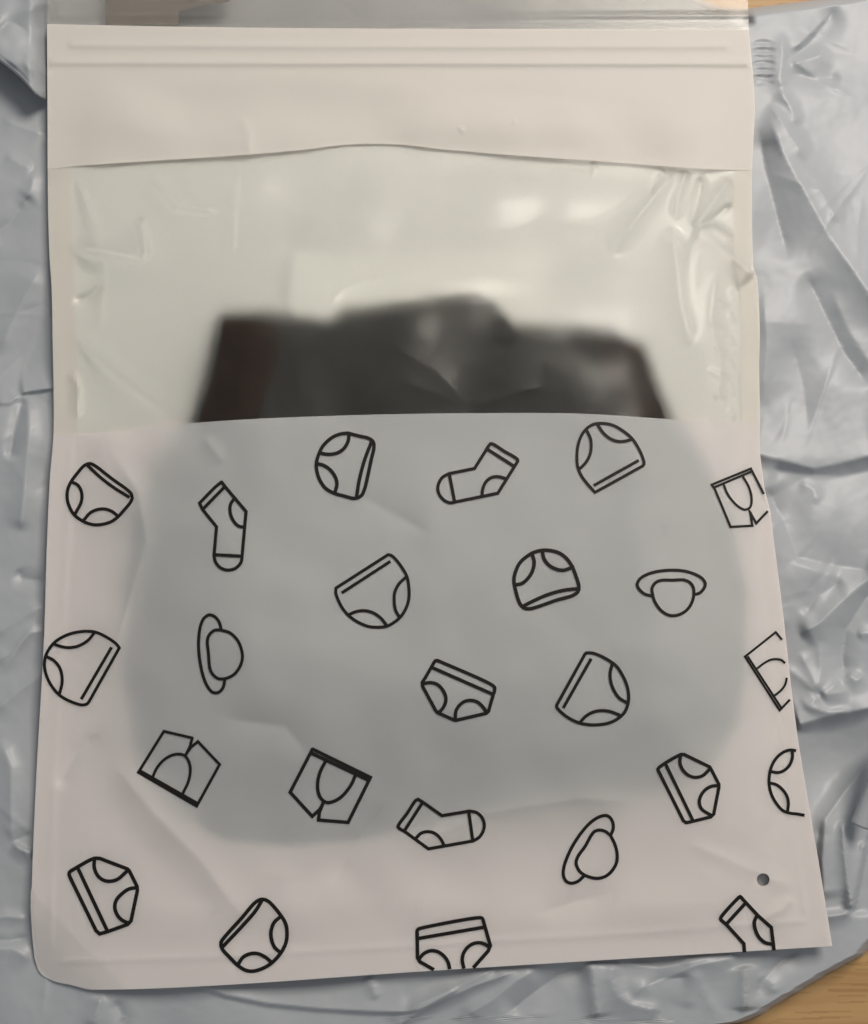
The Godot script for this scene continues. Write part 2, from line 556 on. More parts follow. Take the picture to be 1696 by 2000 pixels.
func film_creases() -> void:
	var f := FB
	# zip closure: two pressed ridges under the opening
	f.crease(v2([130, 88, 500, 90, 900, 91, 1430, 90]), 13, 10, 0.0007, 1.4, 0.01)
	f.crease(v2([95, 122, 500, 123, 900, 123, 1300, 124, 1466, 124]), 12, 10, 0.0009, 1.4, 0.004)
	# edges of the welded side seams
	f.crease(v2([100, 1879, 400, 1870, 800, 1848, 1200, 1825, 1590, 1798]), 14, 10, 0.00035, 1.3, 0.02)
	f.crease(v2([1440, 850, 1465, 1050, 1500, 1300, 1530, 1500, 1560, 1700, 1575, 1798]), 14, 10, 0.0003, 1.3, 0.03)
	f.crease(v2([140, 860, 125, 1200, 106, 1500, 100, 1870]), 8, 16, 0.0003, 1.3, 0.03)
	# white top band: shallow pillowing
	f.blob(Vector2(560, 215), Vector2(330, 70), -0.0014)
	f.blob(Vector2(1000, 240), Vector2(300, 60), 0.0010)
	f.blob(Vector2(250, 240), Vector2(130, 90), 0.0012)
	f.crease(v2([470, 225, 486, 260, 488, 305]), 16, 24, 0.0005, 1.6)
	f.crease(v2([895, 245, 903, 255, 908, 262]), 4, 4, 0.0006, 1.2)
	f.crease(v2([1003, 232, 1005, 238, 1008, 242]), 4, 4, 0.0005, 1.2)
	# window, right: fan of sharp pleats meeting at (1356, 446)
	f.crease(v2([1356, 446, 1385, 462, 1430, 500, 1476, 540]), 34, 60, 0.00360, 1.4, 0.10)
	f.crease(v2([1356, 446, 1375, 420, 1400, 385, 1428, 345]), 20, 26, 0.00450, 1.3, 0.12)
	f.crease(v2([1360, 448, 1395, 425, 1430, 395]), 12, 14, -0.00240, 1.3, 0.2)
	f.crease(v2([1360, 448, 1395, 445, 1434, 470]), 14, 18, 0.00300, 1.3, 0.2)
	f.crease(v2([1352, 440, 1362, 400, 1372, 340]), 12, 18, -0.00330, 1.3, 0.15)
	f.crease(v2([1320, 430, 1325, 385, 1340, 335]), 16, 16, 0.00330, 1.3, 0.15)
	f.crease(v2([1190, 500, 1240, 430, 1290, 370, 1325, 335]), 30, 26, 0.00360, 1.4, 0.15)
	f.crease(v2([1268, 378, 1282, 355, 1300, 338]), 12, 14, -0.00210, 1.3, 0.2)
	f.crease(v2([1160, 314, 1162, 330, 1160, 345]), 6, 6, 0.00090, 1.2)
	f.crease(v2([1310, 440, 1320, 500, 1330, 590, 1350, 680]), 26, 36, -0.00390, 1.6, 0.15)
	f.crease(v2([1400, 520, 1390, 620, 1410, 720, 1400, 800]), 26, 30, 0.00270, 1.6, 0.2)
	for k in 6:
		var y := 560.0 + k * 46.0
		f.crease(v2([1424, y, 1430, y + 16, 1436, y + 34]), 8, 9, 0.00135, 1.2, 0.3)
		f.crease(v2([1395 - (k % 2) * 14, y + 20, 1412, y + 40, 1424, y + 30]), 9, 10, 0.00120, 1.3, 0.3)
	# window, middle: soft swellings that catch the lamp
	f.blob(Vector2(960, 385), Vector2(120, 70), 0.0030)
	f.blob(Vector2(1130, 380), Vector2(110, 60), 0.0016)
	f.blob(Vector2(720, 410), Vector2(70, 90), 0.0022)
	f.blob(Vector2(580, 400), Vector2(90, 90), -0.0022)
	f.blob(Vector2(860, 540), Vector2(220, 60), 0.0020)
	f.crease(v2([640, 600, 668, 565, 712, 545, 760, 540]), 8, 14, 0.0007, 1.3, 0.2)
	# window, left: crumple at (200, 488)
	f.crease(v2([130, 482, 170, 484, 202, 490, 240, 498, 285, 512]), 26, 18, 0.00405, 1.3, 0.3)
	f.crease(v2([200, 490, 190, 450, 170, 400, 150, 345]), 14, 18, 0.00216, 1.4, 0.2)
	f.crease(v2([285, 510, 282, 470, 270, 420]), 12, 16, 0.00297, 1.3, 0.2)
	f.crease(v2([202, 492, 202, 560, 198, 640]), 10, 10, 0.00095, 1.3, 0.2)
	f.crease(v2([285, 345, 330, 380, 350, 402, 435, 412]), 26, 20, 0.00189, 1.6, 0.2)
	f.crease(v2([466, 335, 460, 400, 456, 500]), 6, 12, 0.00108, 1.3, 0.2)
	f.crease(v2([134, 642, 170, 672, 230, 720, 300, 770, 350, 820]), 30, 20, 0.00324, 1.5, 0.3)
	f.crease(v2([140, 590, 170, 580, 205, 555]), 16, 20, -0.00189, 1.5, 0.2)
	f.crease(v2([140, 720, 155, 760, 150, 820]), 14, 18, 0.00162, 1.4, 0.2)
	# window, over the garment: crossing sharp folds
	f.crease(v2([735, 655, 790, 690, 850, 725, 915, 792]), 40, 26, 0.00029, 1.2, 0.2)
	f.crease(v2([780, 745, 850, 768, 917, 794]), 26, 18, 0.00020, 1.2, 0.2)
	f.crease(v2([915, 794, 985, 775, 1065, 752]), 28, 18, 0.00029, 1.2, 0.15)
	f.crease(v2([870, 690, 930, 720, 1000, 745, 1060, 775]), 26, 20, 0.00008, 1.3, 0.2)
	f.crease(v2([890, 655, 862, 690, 800, 735, 750, 790]), 22, 24, 0.00007, 1.3, 0.2)
	f.crease(v2([572, 650, 578, 700, 586, 770]), 22, 18, 0.00012, 1.4, 0.2)
	f.crease(v2([1075, 700, 1082, 750, 1078, 800]), 14, 18, 0.00005, 1.3, 0.2)
	f.crease(v2([1162, 745, 1168, 770, 1175, 800]), 8, 12, 0.00005, 1.3, 0.2)
	f.crease(v2([1108, 715, 1120, 760, 1126, 800]), 8, 12, 0.00004, 1.3, 0.2)
	f.crease(v2([908, 780, 914, 786, 920, 795]), 5, 5, 0.00013, 1.2, 0.2)
	# printed panel: soft folds
	f.crease(v2([395, 850, 420, 880, 440, 905]), 20, 26, 0.0008, 1.6)
	f.crease(v2([210, 870, 270, 960, 285, 1060, 250, 1180, 212, 1300]), 36, 60, 0.0016, 1.8, 0.2)
	f.crease(v2([690, 960, 780, 1010, 850, 1050]), 50, 60, -0.0012, 2.0, 0.3)
	f.crease(v2([420, 1400, 560, 1420, 620, 1500]), 50, 50, -0.0012, 2.0, 0.3)
	f.crease(v2([215, 1480, 300, 1590, 390, 1680, 480, 1800]), 60, 46, 0.0016, 1.6, 0.2)
	f.crease(v2([110, 1545, 150, 1470, 200, 1430]), 26, 36, -0.0014, 1.6, 0.2)
	f.crease(v2([640, 1740, 700, 1640, 760, 1560]), 60, 60, -0.0016, 1.8, 0.3)
	f.crease(v2([780, 1660, 950, 1590, 1130, 1560, 1260, 1570]), 60, 70, 0.0014, 1.8, 0.2)
	f.crease(v2([1040, 1790, 1120, 1760, 1200, 1745]), 40, 40, -0.0008, 1.8, 0.3)
	f.crease(v2([1330, 1640, 1450, 1690, 1560, 1740]), 26, 30, 0.0007, 1.5, 0.2)
	f.crease(v2([1555, 1750, 1530, 1775, 1480, 1800]), 14, 18, 0.0008, 1.4, 0.2)
	f.crease(v2([1390, 860, 1420, 960, 1440, 1080, 1470, 1200]), 40, 46, 0.0016, 1.7, 0.2)
	f.crease(v2([1290, 1010, 1300, 1080, 1320, 1150]), 40, 40, -0.0009, 1.8, 0.3)
	# lower left corner bends down over the mailer
	for j in f.h:
		for i in f.w:
			var x := f.x0 + i * f.s
			var y := f.y0 + j * f.s
			var k := (y - 1800.0) * 0.70 + (182.0 - x) * 0.72 - 46.0
			if k > 0.0:
				f.d[j * f.w + i] -= minf(0.0040, 0.000022 * k + 0.00000022 * k * k)


# ---------------------------------------------------------------- mailing bag
var MAIL_R := [Vector2(-200, 1860), Vector2(1700, 1860), Vector2(1760, 1800), Vector2(1800, 1726), Vector2(1835, 1692), Vector2(1870, 1640), Vector2(1905, 1582), Vector2(1940, 1520), Vector2(1975, 1462), Vector2(1985, 1420), Vector2(1992, 1345), Vector2(2005, 1280), Vector2(2060, 1150), Vector2(2170, 1060)]
var MAIL_T := [Vector2(-200, -165), Vector2(600, -165), Vector2(1000, -160), Vector2(1240, -90), Vector2(1340, -20), Vector2(1390, 10), Vector2(1440, 18), Vector2(1466, 16), Vector2(1520, 9), Vector2(1600, -1), Vector2(1700, -18), Vector2(1860, -70)]


func build_mailer() -> void:
	var root := thing("mailing_bag", "large crumpled silver grey plastic mailing bag spread out beneath the printed zip bag", "mailing bag")
	var ragged := noise(0.02, 3, 8)
	var pos := func(u: float, v: float) -> Vector3:
		var y0 := lerpf(-165.0, 2165.0, v)
		var xr := curve(MAIL_R, y0) + ragged.get_noise_1d(y0) * 14.0
		var x := lerpf(-165.0, xr, u)
		var yt := curve(MAIL_T, x)
		var y := yt + (y0 + 165.0) * (2165.0 - yt) / 2330.0
		var edge := minf((xr - x) * 0.8, y - yt)
		var hgt := FM.sample(x, y)
		hgt *= lerpf(0.12, 1.0, sqrt(clampf(edge / 15.0, 0.0, 1.0)))
		return Vector3(x, y, maxf(hgt, 0.0009))
	obj("plastic_sheet", sheet(640, 730, pos), M.mailer, root)
	# the flap folded over at the upper left, its rounded edge lifted clear
	var fold := [Vector2(-165, 30), Vector2(-60, 84), Vector2(0, 120), Vector2(40, 152), Vector2(68, 182), Vector2(96, 200), Vector2(140, 215), Vector2(260, 230)]
	var nz := noise(0.012, 2, 41)
	var crinkle := Field.new(-170, -170, 260, 260, 4.0)
	var rng := RandomNumberGenerator.new()
	rng.seed = 5
	for k in 26:
		var c := Vector2(rng.randf_range(-60, 130), rng.randf_range(-60, 190))
		var d := Vector2.from_angle(rng.randf() * TAU) * rng.randf_range(18, 60)
		crinkle.crease([c - d, c + d.orthogonal() * 0.15, c + d], rng.randf_range(8, 22), rng.randf_range(8, 22), rng.randf_range(-0.0008, 0.0016), 1.2, 0.35)
	var flap := func(u: float, v: float) -> Vector3:
		var x := lerpf(-165.0, 240.0, u)
		var ye := curve(fold, x)
		var k := 1.0 - v
		var top := 0.0225 - 0.0105 * smoothstep(58.0, 100.0, x)
		# v = 1 is the fold: the sheet rolls round it and goes back under
		var y: float
		var hgt: float
		if v < 0.8:
			y = lerpf(-165.0, ye - 10.0, v / 0.8)
			hgt = top - 0.005 * (1.0 - v / 0.8)
		else:
			var a := (v - 0.8) / 0.2 * PI
			y = ye - 10.0 + sin(a) * 10.0 - maxf(0.0, a - PI * 0.75) * 30.0
			hgt = top - 0.0016 * (1.0 - cos(a))
		var soft := clampf((ye - y) / 40.0, 0.0, 1.0) if v < 0.8 else 0.0
		hgt += crinkle.sample(x, y) * soft
		hgt += (absf(nz.get_noise_2d(x * 0.7, y * 0.5)) * 0.0045 - 0.0008) * soft * (1.0 - smoothstep(60.0, 100.0, x) * 0.8)
		return Vector3(x, y, hgt)
	obj("folded_flap", sheet(90, 90, flap), M.mailer, root)
	var tag := func(u: float, v: float) -> Vector3:
		var x := lerpf(206.0, lerpf(455.0, 348.0, smoothstep(0.55, 0.75, v)), u)
		return Vector3(x, lerpf(-60.0, 49.0, v), BAG - 0.0002)
	var t := obj("brown_label", sheet(12, 12, tag), M.label, root)
	t.set_meta("label", "grey brown label showing through the clear lip of the zip bag")
	# a small rolled corner at the right edge
	var v := PackedVector3Array()
	var idx := PackedInt32Array()
	var a := at(1680, 1612, 0.0175)
	var b := at(1735, 1470, 0.021)
	var ax := (b - a).normalized()
	var e1 := ax.cross(Vector3.UP).normalized()
	var e2 := e1.cross(ax)
	var rr := [[0.0016, 0.012], [0.0019, 0.0], [0.0025, -0.0002], [0.0027, 0.0006], [0.0026, 0.012], [0.003, 0.028]]
	for r in rr:
		for i in 20:
			var q := TAU * i / 20.0
			v.append(a + ax * r[1] + (e1 * cos(q) + e2 * sin(q)) * r[0])
	for k in rr.size() - 1:
		for i in 20:
			var p := k * 20 + i
			var p2 := k * 20 + (i + 1) % 20
			idx.append_array([p, p2, p + 20, p2, p2 + 20, p + 20])
	obj("rolled_corner", mesh_from(v, idx), M.mailer, root)


# ---------------------------------------------------------------- zip bag
func bag_point(x0: float, x1: float, top: Array, bottom: Array, u: float, v: float, inset := 0.0) -> Vector2:
	# u runs from seam line x0 to x1 given as fractions of the bag's width
	var y := lerpf(curve(top, 800), curve(bottom, 800), v)
	var x := 0.0
	for k in 4:
		var l := curve(XL, y)
		var r := curve(XR, y)
		x = lerpf(l, r, lerpf(x0, x1, u))
		y = lerpf(curve(top, x), curve(bottom, x), v)
	return Vector2(x, y)


func build_bag() -> void:
	var root := thing("zip_bag", "frosted white zip bag printed with black outlines of underwear and socks", "zip bag")
	var lift := func(p: Vector2) -> Vector3:
		return Vector3(p.x, p.y, FB.sample(p.x, p.y))
	var hole := Vector3(1491, 1718, 12.5)
	# back film
	var back := func(u: float, v: float) -> Vector3:
		var p := bag_point(0.0, 1.0, YB, YC, u, v)
		return Vector3(p.x, p.y, minf(BAG, FB.sample(p.x, p.y) - 0.0004))
	obj("back_film", sheet(200, 100, back), M.back_clear, root)
	var back1 := func(u: float, v: float) -> Vector3:
		var p := bag_point(0.0, 1.0, YA, YB, u, v)
		return Vector3(p.x, p.y, minf(BAG, FB.sample(p.x, p.y) - 0.0004))
	obj("back_band", sheet(200, 40, back1), M.back_white, root)
	var back2 := func(u: float, v: float) -> Vector3:
		var p := bag_point(0.0, 1.0, YC, YD, u, v)
		return Vector3(p.x, p.y, minf(BAG, FB.sample(p.x, p.y) - 0.0004))
	obj("back_panel", sheet(340, 260, back2, 0.0, [hole]), M.back, root)
	# lip of clear film above the closure
	var yl := [Vector2(60, -70), Vector2(1480, -66)]
	var lip := func(u: float, v: float) -> Vector3:
		var p := bag_point(0.0, 1.0, yl, YA, u, v)
		return Vector3(p.x, p.y, BAG + 0.0004 + 0.0012 * exp(-pow((p.y - 30.0) / 5.0, 2)) * 0.5)
	obj("clear_lip", sheet(160, 40, lip, 0.0001), M.lip, root)
	# front film: white band, frosted window between its seams, printed panel
	var band := func(u: float, v: float) -> Vector3: return lift.call(bag_point(0.0, 1.0, YA, YB, u, v))
	obj("white_top_band", sheet(330, 80, band, 0.00012), M.white, root)
	var ls := 46.0 / 1370.0
	var win := func(u: float, v: float) -> Vector3: return lift.call(bag_point(ls, 1.0 - 36.0 / 1370.0, YB, YC, u, v))
	obj("frosted_window", sheet(330, 140, win, 0.00012), M.window, root)
	var sl := func(u: float, v: float) -> Vector3: return lift.call(bag_point(0.0, ls, YB, YC, u, v))
	obj("side_seam", sheet(10, 130, sl, 0.00012), M.seal, root)
	var sr := func(u: float, v: float) -> Vector3: return lift.call(bag_point(1.0 - 36.0 / 1370.0, 1.0, YB, YC, u, v))
	obj("side_seam", sheet(10, 130, sr, 0.00012), M.seal, root)
	var pan := func(u: float, v: float) -> Vector3: return lift.call(bag_point(0.0, 1.0, YC, YD, u, v))
	obj("printed_panel", sheet(340, 260, pan, 0.00012, [hole]), M.panel, root)


# ---------------------------------------------------------------- garment
func dome(outline: Array, c: Vector2, edge: float, top: Callable, floor_h: float, spread := 0.0) -> ArrayMesh:
	var v := PackedVector3Array()
	var idx := PackedInt32Array()
	var na := 180
	var nr := 40
	for j in nr + 1:
		var r := pow(float(j) / nr, 0.8)
		for i in na:
			var dir := Vector2.from_angle(TAU * i / na)
			var far := 10.0
			for k in outline.size():
				var hit = Geometry2D.segment_intersects_segment(c, c + dir * 2000.0, outline[k], outline[(k + 1) % outline.size()])
				if hit != null:
					far = maxf(far, c.distance_to(hit))
			var p := c + dir * far * r
			var t: float = top.call(p)
			var e := (1.0 - r) * far / (edge * (1.0 + spread * smoothstep(820.0, 1000.0, p.y)))
			var k2 := sqrt(clampf(1.0 - pow(1.0 - clampf(e, 0.0, 1.0), 2.0), 0.0, 1.0))
			v.append(at(p.x, p.y, lerpf(floor_h, t, k2)))
	for j in nr:
		for i in na:
			var a := j * na + i
			var b := j * na + (i + 1) % na
			idx.append_array([a, a + na, b, b, a + na, b + na])
	return mesh_from(v, idx)


func build_garment() -> void:
	var root := thing("folded_garment", "dark folded garment inside the zip bag, its upper edge dark through the frosted window", "garment")
	var line := v2([425, 612, 520, 607, 648, 624, 662, 604, 700, 598, 800, 586, 925, 570, 958, 582, 1008, 632, 1100, 634, 1195, 636, 1215, 655, 1260, 672, 1285, 745, 1312, 815, 1372, 900, 1422, 1000, 1452, 1150, 1455, 1300, 1435, 1420, 1380, 1500, 1250, 1545, 1080, 1570, 900, 1600, 700, 1640, 560, 1650, 430, 1640, 330, 1560, 270, 1470, 245, 1300, 250, 1150, 268, 1000, 300, 920, 370, 826, 398, 730])
	var body := func(p: Vector2) -> float:
		return maxf(BAG + 0.001, FB.sample(p.x, p.y) - 0.0011 - 0.0008 * (1.0 - smoothstep(640.0, 760.0, p.y)))
	obj("main_fold", dome(line, Vector2(850, 1080), 80.0, body, BAG + 0.0003, 4.5), M.cloth, root)
	var near := func(p: Vector2) -> float: return maxf(BAG + 0.0012, FB.sample(p.x, p.y) - 0.0008)
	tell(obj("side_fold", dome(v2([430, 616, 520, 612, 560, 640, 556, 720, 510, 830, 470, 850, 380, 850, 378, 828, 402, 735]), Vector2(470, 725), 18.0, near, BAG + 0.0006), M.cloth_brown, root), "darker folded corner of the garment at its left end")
	obj("pointed_fold", dome(v2([905, 655, 890, 640, 918, 606, 930, 604, 955, 622, 985, 612, 1012, 642, 1020, 665, 960, 668]), Vector2(950, 645), 12.0, near, BAG + 0.0006), M.cloth, root)
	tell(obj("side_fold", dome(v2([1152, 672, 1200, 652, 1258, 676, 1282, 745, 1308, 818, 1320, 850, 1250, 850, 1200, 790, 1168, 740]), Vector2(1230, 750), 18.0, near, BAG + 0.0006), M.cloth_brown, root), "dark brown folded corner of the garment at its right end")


func build_card() -> void:
	# a white card tucked behind the garment, its top edge blurred by the frosted film
	var card := func(u: float, v: float) -> Vector3:
		var x := lerpf(565.0, 1072.0, u)
		var y := lerpf(497.0 - 6.0 * u, 700.0, v)
		return Vector3(x, y, maxf(BAG + 0.0008, minf(BAG + 0.0012, FB.sample(x, y) - 0.0030)))
	var o := obj("white_card", sheet(30, 20, card, 0.0003), M.card)
	o.set_meta("label", "white card inside the zip bag, tucked behind the top edge of the dark garment")
	o.set_meta("category", "card")


# ---------------------------------------------------------------- prints
var bag_root: Node3D


func ribbon(st: SurfaceTool, pts: Array, width: float, eps: float) -> void:
	var n := pts.size()
	var verts := []
	for i in n:
		var d0: Vector2 = (pts[i] - pts[i - 1]).normalized() if i > 0 else (pts[1] - pts[0]).normalized()
		var d1: Vector2 = (pts[i + 1] - pts[i]).normalized() if i < n - 1 else d0
		var t := (d0 + d1).normalized()
		var nrm := Vector2(-t.y, t.x)
		var k := 1.0 / maxf(0.55, absf(nrm.dot(Vector2(-d0.y, d0.x))))
		var c: Vector2 = pts[i]
		if i == 0:
			c -= d0 * 1.5
		elif i == n - 1:
			c += d0 * 1.5
		for s in [-1.0, 1.0]:
			var p: Vector2 = c + nrm * s * k * width / 2
			verts.append(at(p.x, p.y, FB.sample(p.x, p.y) + eps))
	for i in n - 1:
		var a := i * 2
		for q in [a, a + 2, a + 1, a + 1, a + 2, a + 3]:
			st.set_normal(Vector3.UP)
			st.add_vertex(verts[q])


func spline(p: Array) -> Array:
	if p.size() == 2:
		p = [p[0], (p[0] + p[1]) / 2, p[1]]
	var out := []
	for i in p.size() - 1:
		var a: Vector2 = p[i - 1] if i > 0 else p[0] * 2 - p[1]
		var b: Vector2 = p[i]
		var c: Vector2 = p[i + 1]
		var d: Vector2 = p[i + 2] if i + 2 < p.size() else p[i + 1] * 2 - p[i]
		var tb := sqrt(b.distance_to(c))
		var k := maxi(2, int(b.distance_to(c) / 4.0))
		for j in k:
			out.append(b.cubic_interpolate_in_time(c, a, d, float(j) / k, tb, -sqrt(a.distance_to(b)), tb + sqrt(c.distance_to(d))))
	out.append(p[-1])
	return out


func straight(p: Array) -> Array:
	var out := []
	for i in p.size() - 1:
		var k := maxi(1, int((p[i] as Vector2).distance_to(p[i + 1]) / 6.0))
		for j in k:
			out.append((p[i] as Vector2).lerp(p[i + 1], float(j) / k))
	out.append(p[-1])
	return out


# strokes are in eighths and a half of a photo pixel from (ox, oy); a stroke that starts with «~» is a smooth curve
func icon(called: String, ox: float, oy: float, width: float, strokes: Array) -> void:
	var st := SurfaceTool.new()
	st.begin(Mesh.PRIMITIVE_TRIANGLES)
	var eps := 0.00018
	for s in strokes:
		var smooth: bool = s[0] is String
		var raw: Array = s.slice(1) if smooth else s
		var p := []
		for i in range(0, raw.size(), 2):
			p.append(Vector2(ox + raw[i] / 8.48, oy + raw[i + 1] / 8.48))
		ribbon(st, spline(p) if smooth else straight(p), width * 1.05, eps)
		eps += 0.000012
	obj(called, st.commit(), M.ink, get_node("zip_bag"))


func build_prints() -> void:
	# rounded briefs, upper left
	icon("printed_brief", 100, 880, 6.2, [["~", 1345, 790, 1330, 720, 1275, 660, 1000, 460, 725, 250, 640, 215, 555, 245, 440, 370, 330, 520, 275, 650, 268, 800, 300, 920, 380, 1060, 520, 1165, 680, 1225, 830, 1225, 980, 1185, 1100, 1105, 1210, 985, 1320, 850, 1345, 790], ["~", 600, 240, 800, 430, 1020, 600, 1290, 770], ["~", 340, 520, 440, 570, 505, 690, 500, 850, 400, 1045], ["~", 545, 1150, 650, 1030, 780, 975, 900, 970, 1010, 1010, 1100, 1080]])
	icon("printed_sock", 340, 930, 6.0, [["~", 790, 95, 690, 175, 425, 445], [425, 445, 470, 545, 705, 840, 665, 1300], ["~", 665, 1300, 680, 1400, 760, 1510, 880, 1555, 1010, 1530, 1110, 1430, 1130, 1320], [1130, 1320, 1195, 585, 845, 170, 790, 95], [845, 170, 480, 545], ["~", 1005, 365, 940, 460, 930, 590, 980, 730, 1070, 825, 1170, 845], [665, 1300, 1130, 1325]])
	icon("printed_brief", 580, 810, 6.6, [["~", 850, 305, 1020, 350, 1190, 390, 1260, 440, 1280, 520, 1230, 760, 1120, 1240, 1070, 1340, 960, 1385, 780, 1345, 620, 1300, 480, 1220, 380, 1080, 330, 920, 325, 800, 370, 640, 440, 510, 580, 380, 720, 320, 850, 305], ["~", 1240, 440, 1120, 760, 1040, 1060, 990, 1360], ["~", 865, 320, 850, 440, 770, 570, 650, 640, 500, 655, 375, 630], ["~", 335, 810, 450, 840, 570, 930, 650, 1060, 665, 1160, 630, 1290]])
	icon("printed_sock", 840, 830, 6.0, [["~", 320, 805, 210, 865, 145, 970, 130, 1060, 160, 1160, 240, 1250, 340, 1290, 420, 1275], [420, 1275, 1125, 1130, 1400, 690, 1455, 600], ["~", 1455, 600, 1450, 570, 1400, 530, 1240, 440, 1050, 320, 1005, 310, 965, 360], [965, 360, 740, 720, 320, 805], [960, 405, 1390, 680], ["~", 865, 1170, 875, 1060, 930, 940, 1020, 870, 1120, 855, 1270, 890], [320, 805, 410, 1270]])
	icon("printed_brief", 1090, 800, 5.6, [["~", 615, 1370, 480, 1220, 380, 1080, 330, 950, 315, 780, 335, 590, 390, 430, 480, 310, 600, 240, 740, 228, 900, 255, 1060, 340, 1230, 480, 1340, 650, 1410, 810, 1428, 900, 1400, 935], [1410, 930, 615, 1370], [1330, 845, 605, 1250], ["~", 480, 350, 540, 480, 552, 620, 530, 750, 460, 880, 350, 990], ["~", 660, 250, 740, 370, 850, 470, 970, 520, 1090, 525, 1230, 490]])
	icon("printed_boxers", 1350, 880, 4.6, [[1000, 325, 990, 300, 345, 565, 395, 640, 655, 1265, 1015, 1245, 985, 1050, 950, 970, 1080, 1205, 1265, 1010], [385, 610, 1005, 345], [1005, 330, 1100, 510, 1200, 710], ["~", 545, 575, 600, 710, 700, 850, 800, 940, 890, 980, 970, 950, 1000, 880, 1000, 760, 960, 610, 865, 440]])
	icon("printed_brief", 630, 1060, 5.8, [["~", 225, 760, 222, 830, 270, 970, 350, 1110, 440, 1210, 580, 1310, 760, 1385, 900, 1400, 1060, 1385, 1200, 1310, 1310, 1210, 1400, 1050, 1435, 900, 1430, 720, 1400, 560, 1310, 400, 1200, 260, 1130, 205, 1080, 200], [1085, 200, 225, 750], [1115, 315, 330, 825], ["~", 1395, 560, 1270, 680, 1200, 820, 1190, 980, 1210, 1110, 1280, 1240], ["~", 440, 1190, 560, 1140, 700, 1125, 840, 1160, 970, 1250, 1070, 1375]])
	icon("printed_brief", 970, 1040, 6.8, [["~", 1260, 570, 1320, 730, 1365, 890, 1350, 980, 1270, 1040, 1000, 1120, 540, 1265, 450, 1245, 390, 1180, 320, 970, 290, 780, 320, 640, 390, 500, 500, 400, 620, 330, 760, 295, 900, 300, 1050, 345, 1170, 440, 1260, 570], ["~", 450, 1215, 640, 1120, 850, 1030, 1100, 960, 1350, 930], ["~", 590, 360, 625, 480, 600, 630, 530, 750, 430, 840, 310, 870], ["~", 760, 310, 790, 440, 880, 550, 1000, 610, 1110, 625, 1250, 580]])
	icon("printed_pouch", 1210, 1060, 5.8, [["~", 530, 880, 420, 850, 320, 760, 295, 690, 340, 600, 460, 525, 640, 475, 860, 455, 1080, 470, 1260, 525, 1380, 600, 1425, 680, 1400, 760, 1320, 840, 1240, 855], ["~", 545, 830, 540, 760, 590, 670, 680, 625, 880, 620, 1080, 618, 1170, 660, 1225, 740, 1235, 820, 1220, 940, 1150, 1080, 1040, 1170, 920, 1208, 820, 1200, 700, 1130, 600, 1000, 560, 900, 545, 820]])
	icon("printed_brief", 60, 1200, 5.8, [["~", 1470, 555, 1420, 490, 1280, 390, 1080, 295, 920, 280, 740, 300, 560, 360, 390, 470, 270, 640, 230, 800, 245, 950, 310, 1120, 430, 1290, 540, 1380, 720, 1465, 860, 1500, 940, 1480, 970, 1440], [965, 1450, 1470, 555], [1335, 555, 845, 1395], ["~", 375, 485, 500, 530, 640, 550, 800, 520, 950, 430, 1060, 300], ["~", 245, 690, 380, 760, 480, 880, 520, 1020, 520, 1150, 480, 1310]])
	icon("printed_pouch", 340, 1180, 5.8, [["~", 780, 405, 750, 300, 680, 210, 590, 175, 500, 230, 440, 360, 410, 580, 410, 760, 440, 1000, 490, 1210, 560, 1370, 640, 1460, 730, 1465, 810, 1390, 845, 1240], ["~", 780, 430, 680, 430, 590, 500, 555, 590, 570, 800, 600, 1080, 650, 1170, 740, 1235, 860, 1230, 1000, 1160, 1100, 1020, 1135, 880, 1110, 720, 1040, 580, 920, 470, 780, 430]])
	icon("printed_panties", 800, 1250, 6.4, [["~", 465, 340, 560, 380, 1390, 760, 1415, 800, 1400, 880], [1400, 870, 1310, 1180, 1270, 1215, 770, 1330, 740, 1325, 470, 1205, 430, 1160, 220, 770, 215, 700, 260, 630, 410, 370], ["~", 405, 375, 430, 345, 470, 340], [385, 460, 1375, 895], ["~", 225, 725, 340, 705, 450, 730, 540, 810, 600, 930, 600, 1030, 560, 1120, 490, 1200], ["~", 760, 1310, 770, 1180, 830, 1080, 930, 1010, 1030, 1000, 1130, 1030, 1220, 1110, 1280, 1200]])
	icon("printed_brief", 1060, 1250, 6.0, [["~", 720, 215, 820, 215, 950, 260, 1100, 340, 1220, 430, 1310, 560, 1390, 730, 1425, 900, 1415, 1060, 1350, 1210, 1220, 1320, 1080, 1380, 900, 1405, 740, 1400, 600, 1370, 430, 1290, 300, 1190, 235, 1110, 240, 1070], [240, 1070, 705, 230, 730, 215], [800, 320, 350, 1115], ["~", 1155, 400, 1120, 550, 1130, 690, 1180, 830, 1270, 960, 1410, 1045], ["~", 625, 1360, 720, 1260, 850, 1190, 980, 1170, 1120, 1185, 1290, 1250]])
	icon("printed_boxers", 1400, 1210, 4.2, [[1075, 325, 980, 210, 470, 615, 1045, 1505, 1205, 1335], [520, 620, 1070, 1460], ["~", 665, 815, 800, 715, 900, 665, 1000, 655, 1080, 675, 1125, 715], ["~", 1160, 975, 1140, 1070, 1070, 1170, 960, 1260]])
	icon("printed_boxers", 250, 1400, 5.4, [[600, 235, 175, 920, 1140, 1480, 1520, 790, 1160, 410, 1040, 510, 950, 640], [1065, 350, 595, 240], [955, 640, 1030, 490, 1068, 350], [205, 895, 1140, 1425], ["~", 415, 990, 480, 850, 590, 720, 720, 640, 850, 618, 950, 650, 1020, 770, 1035, 900, 1000, 1080, 910, 1270]])
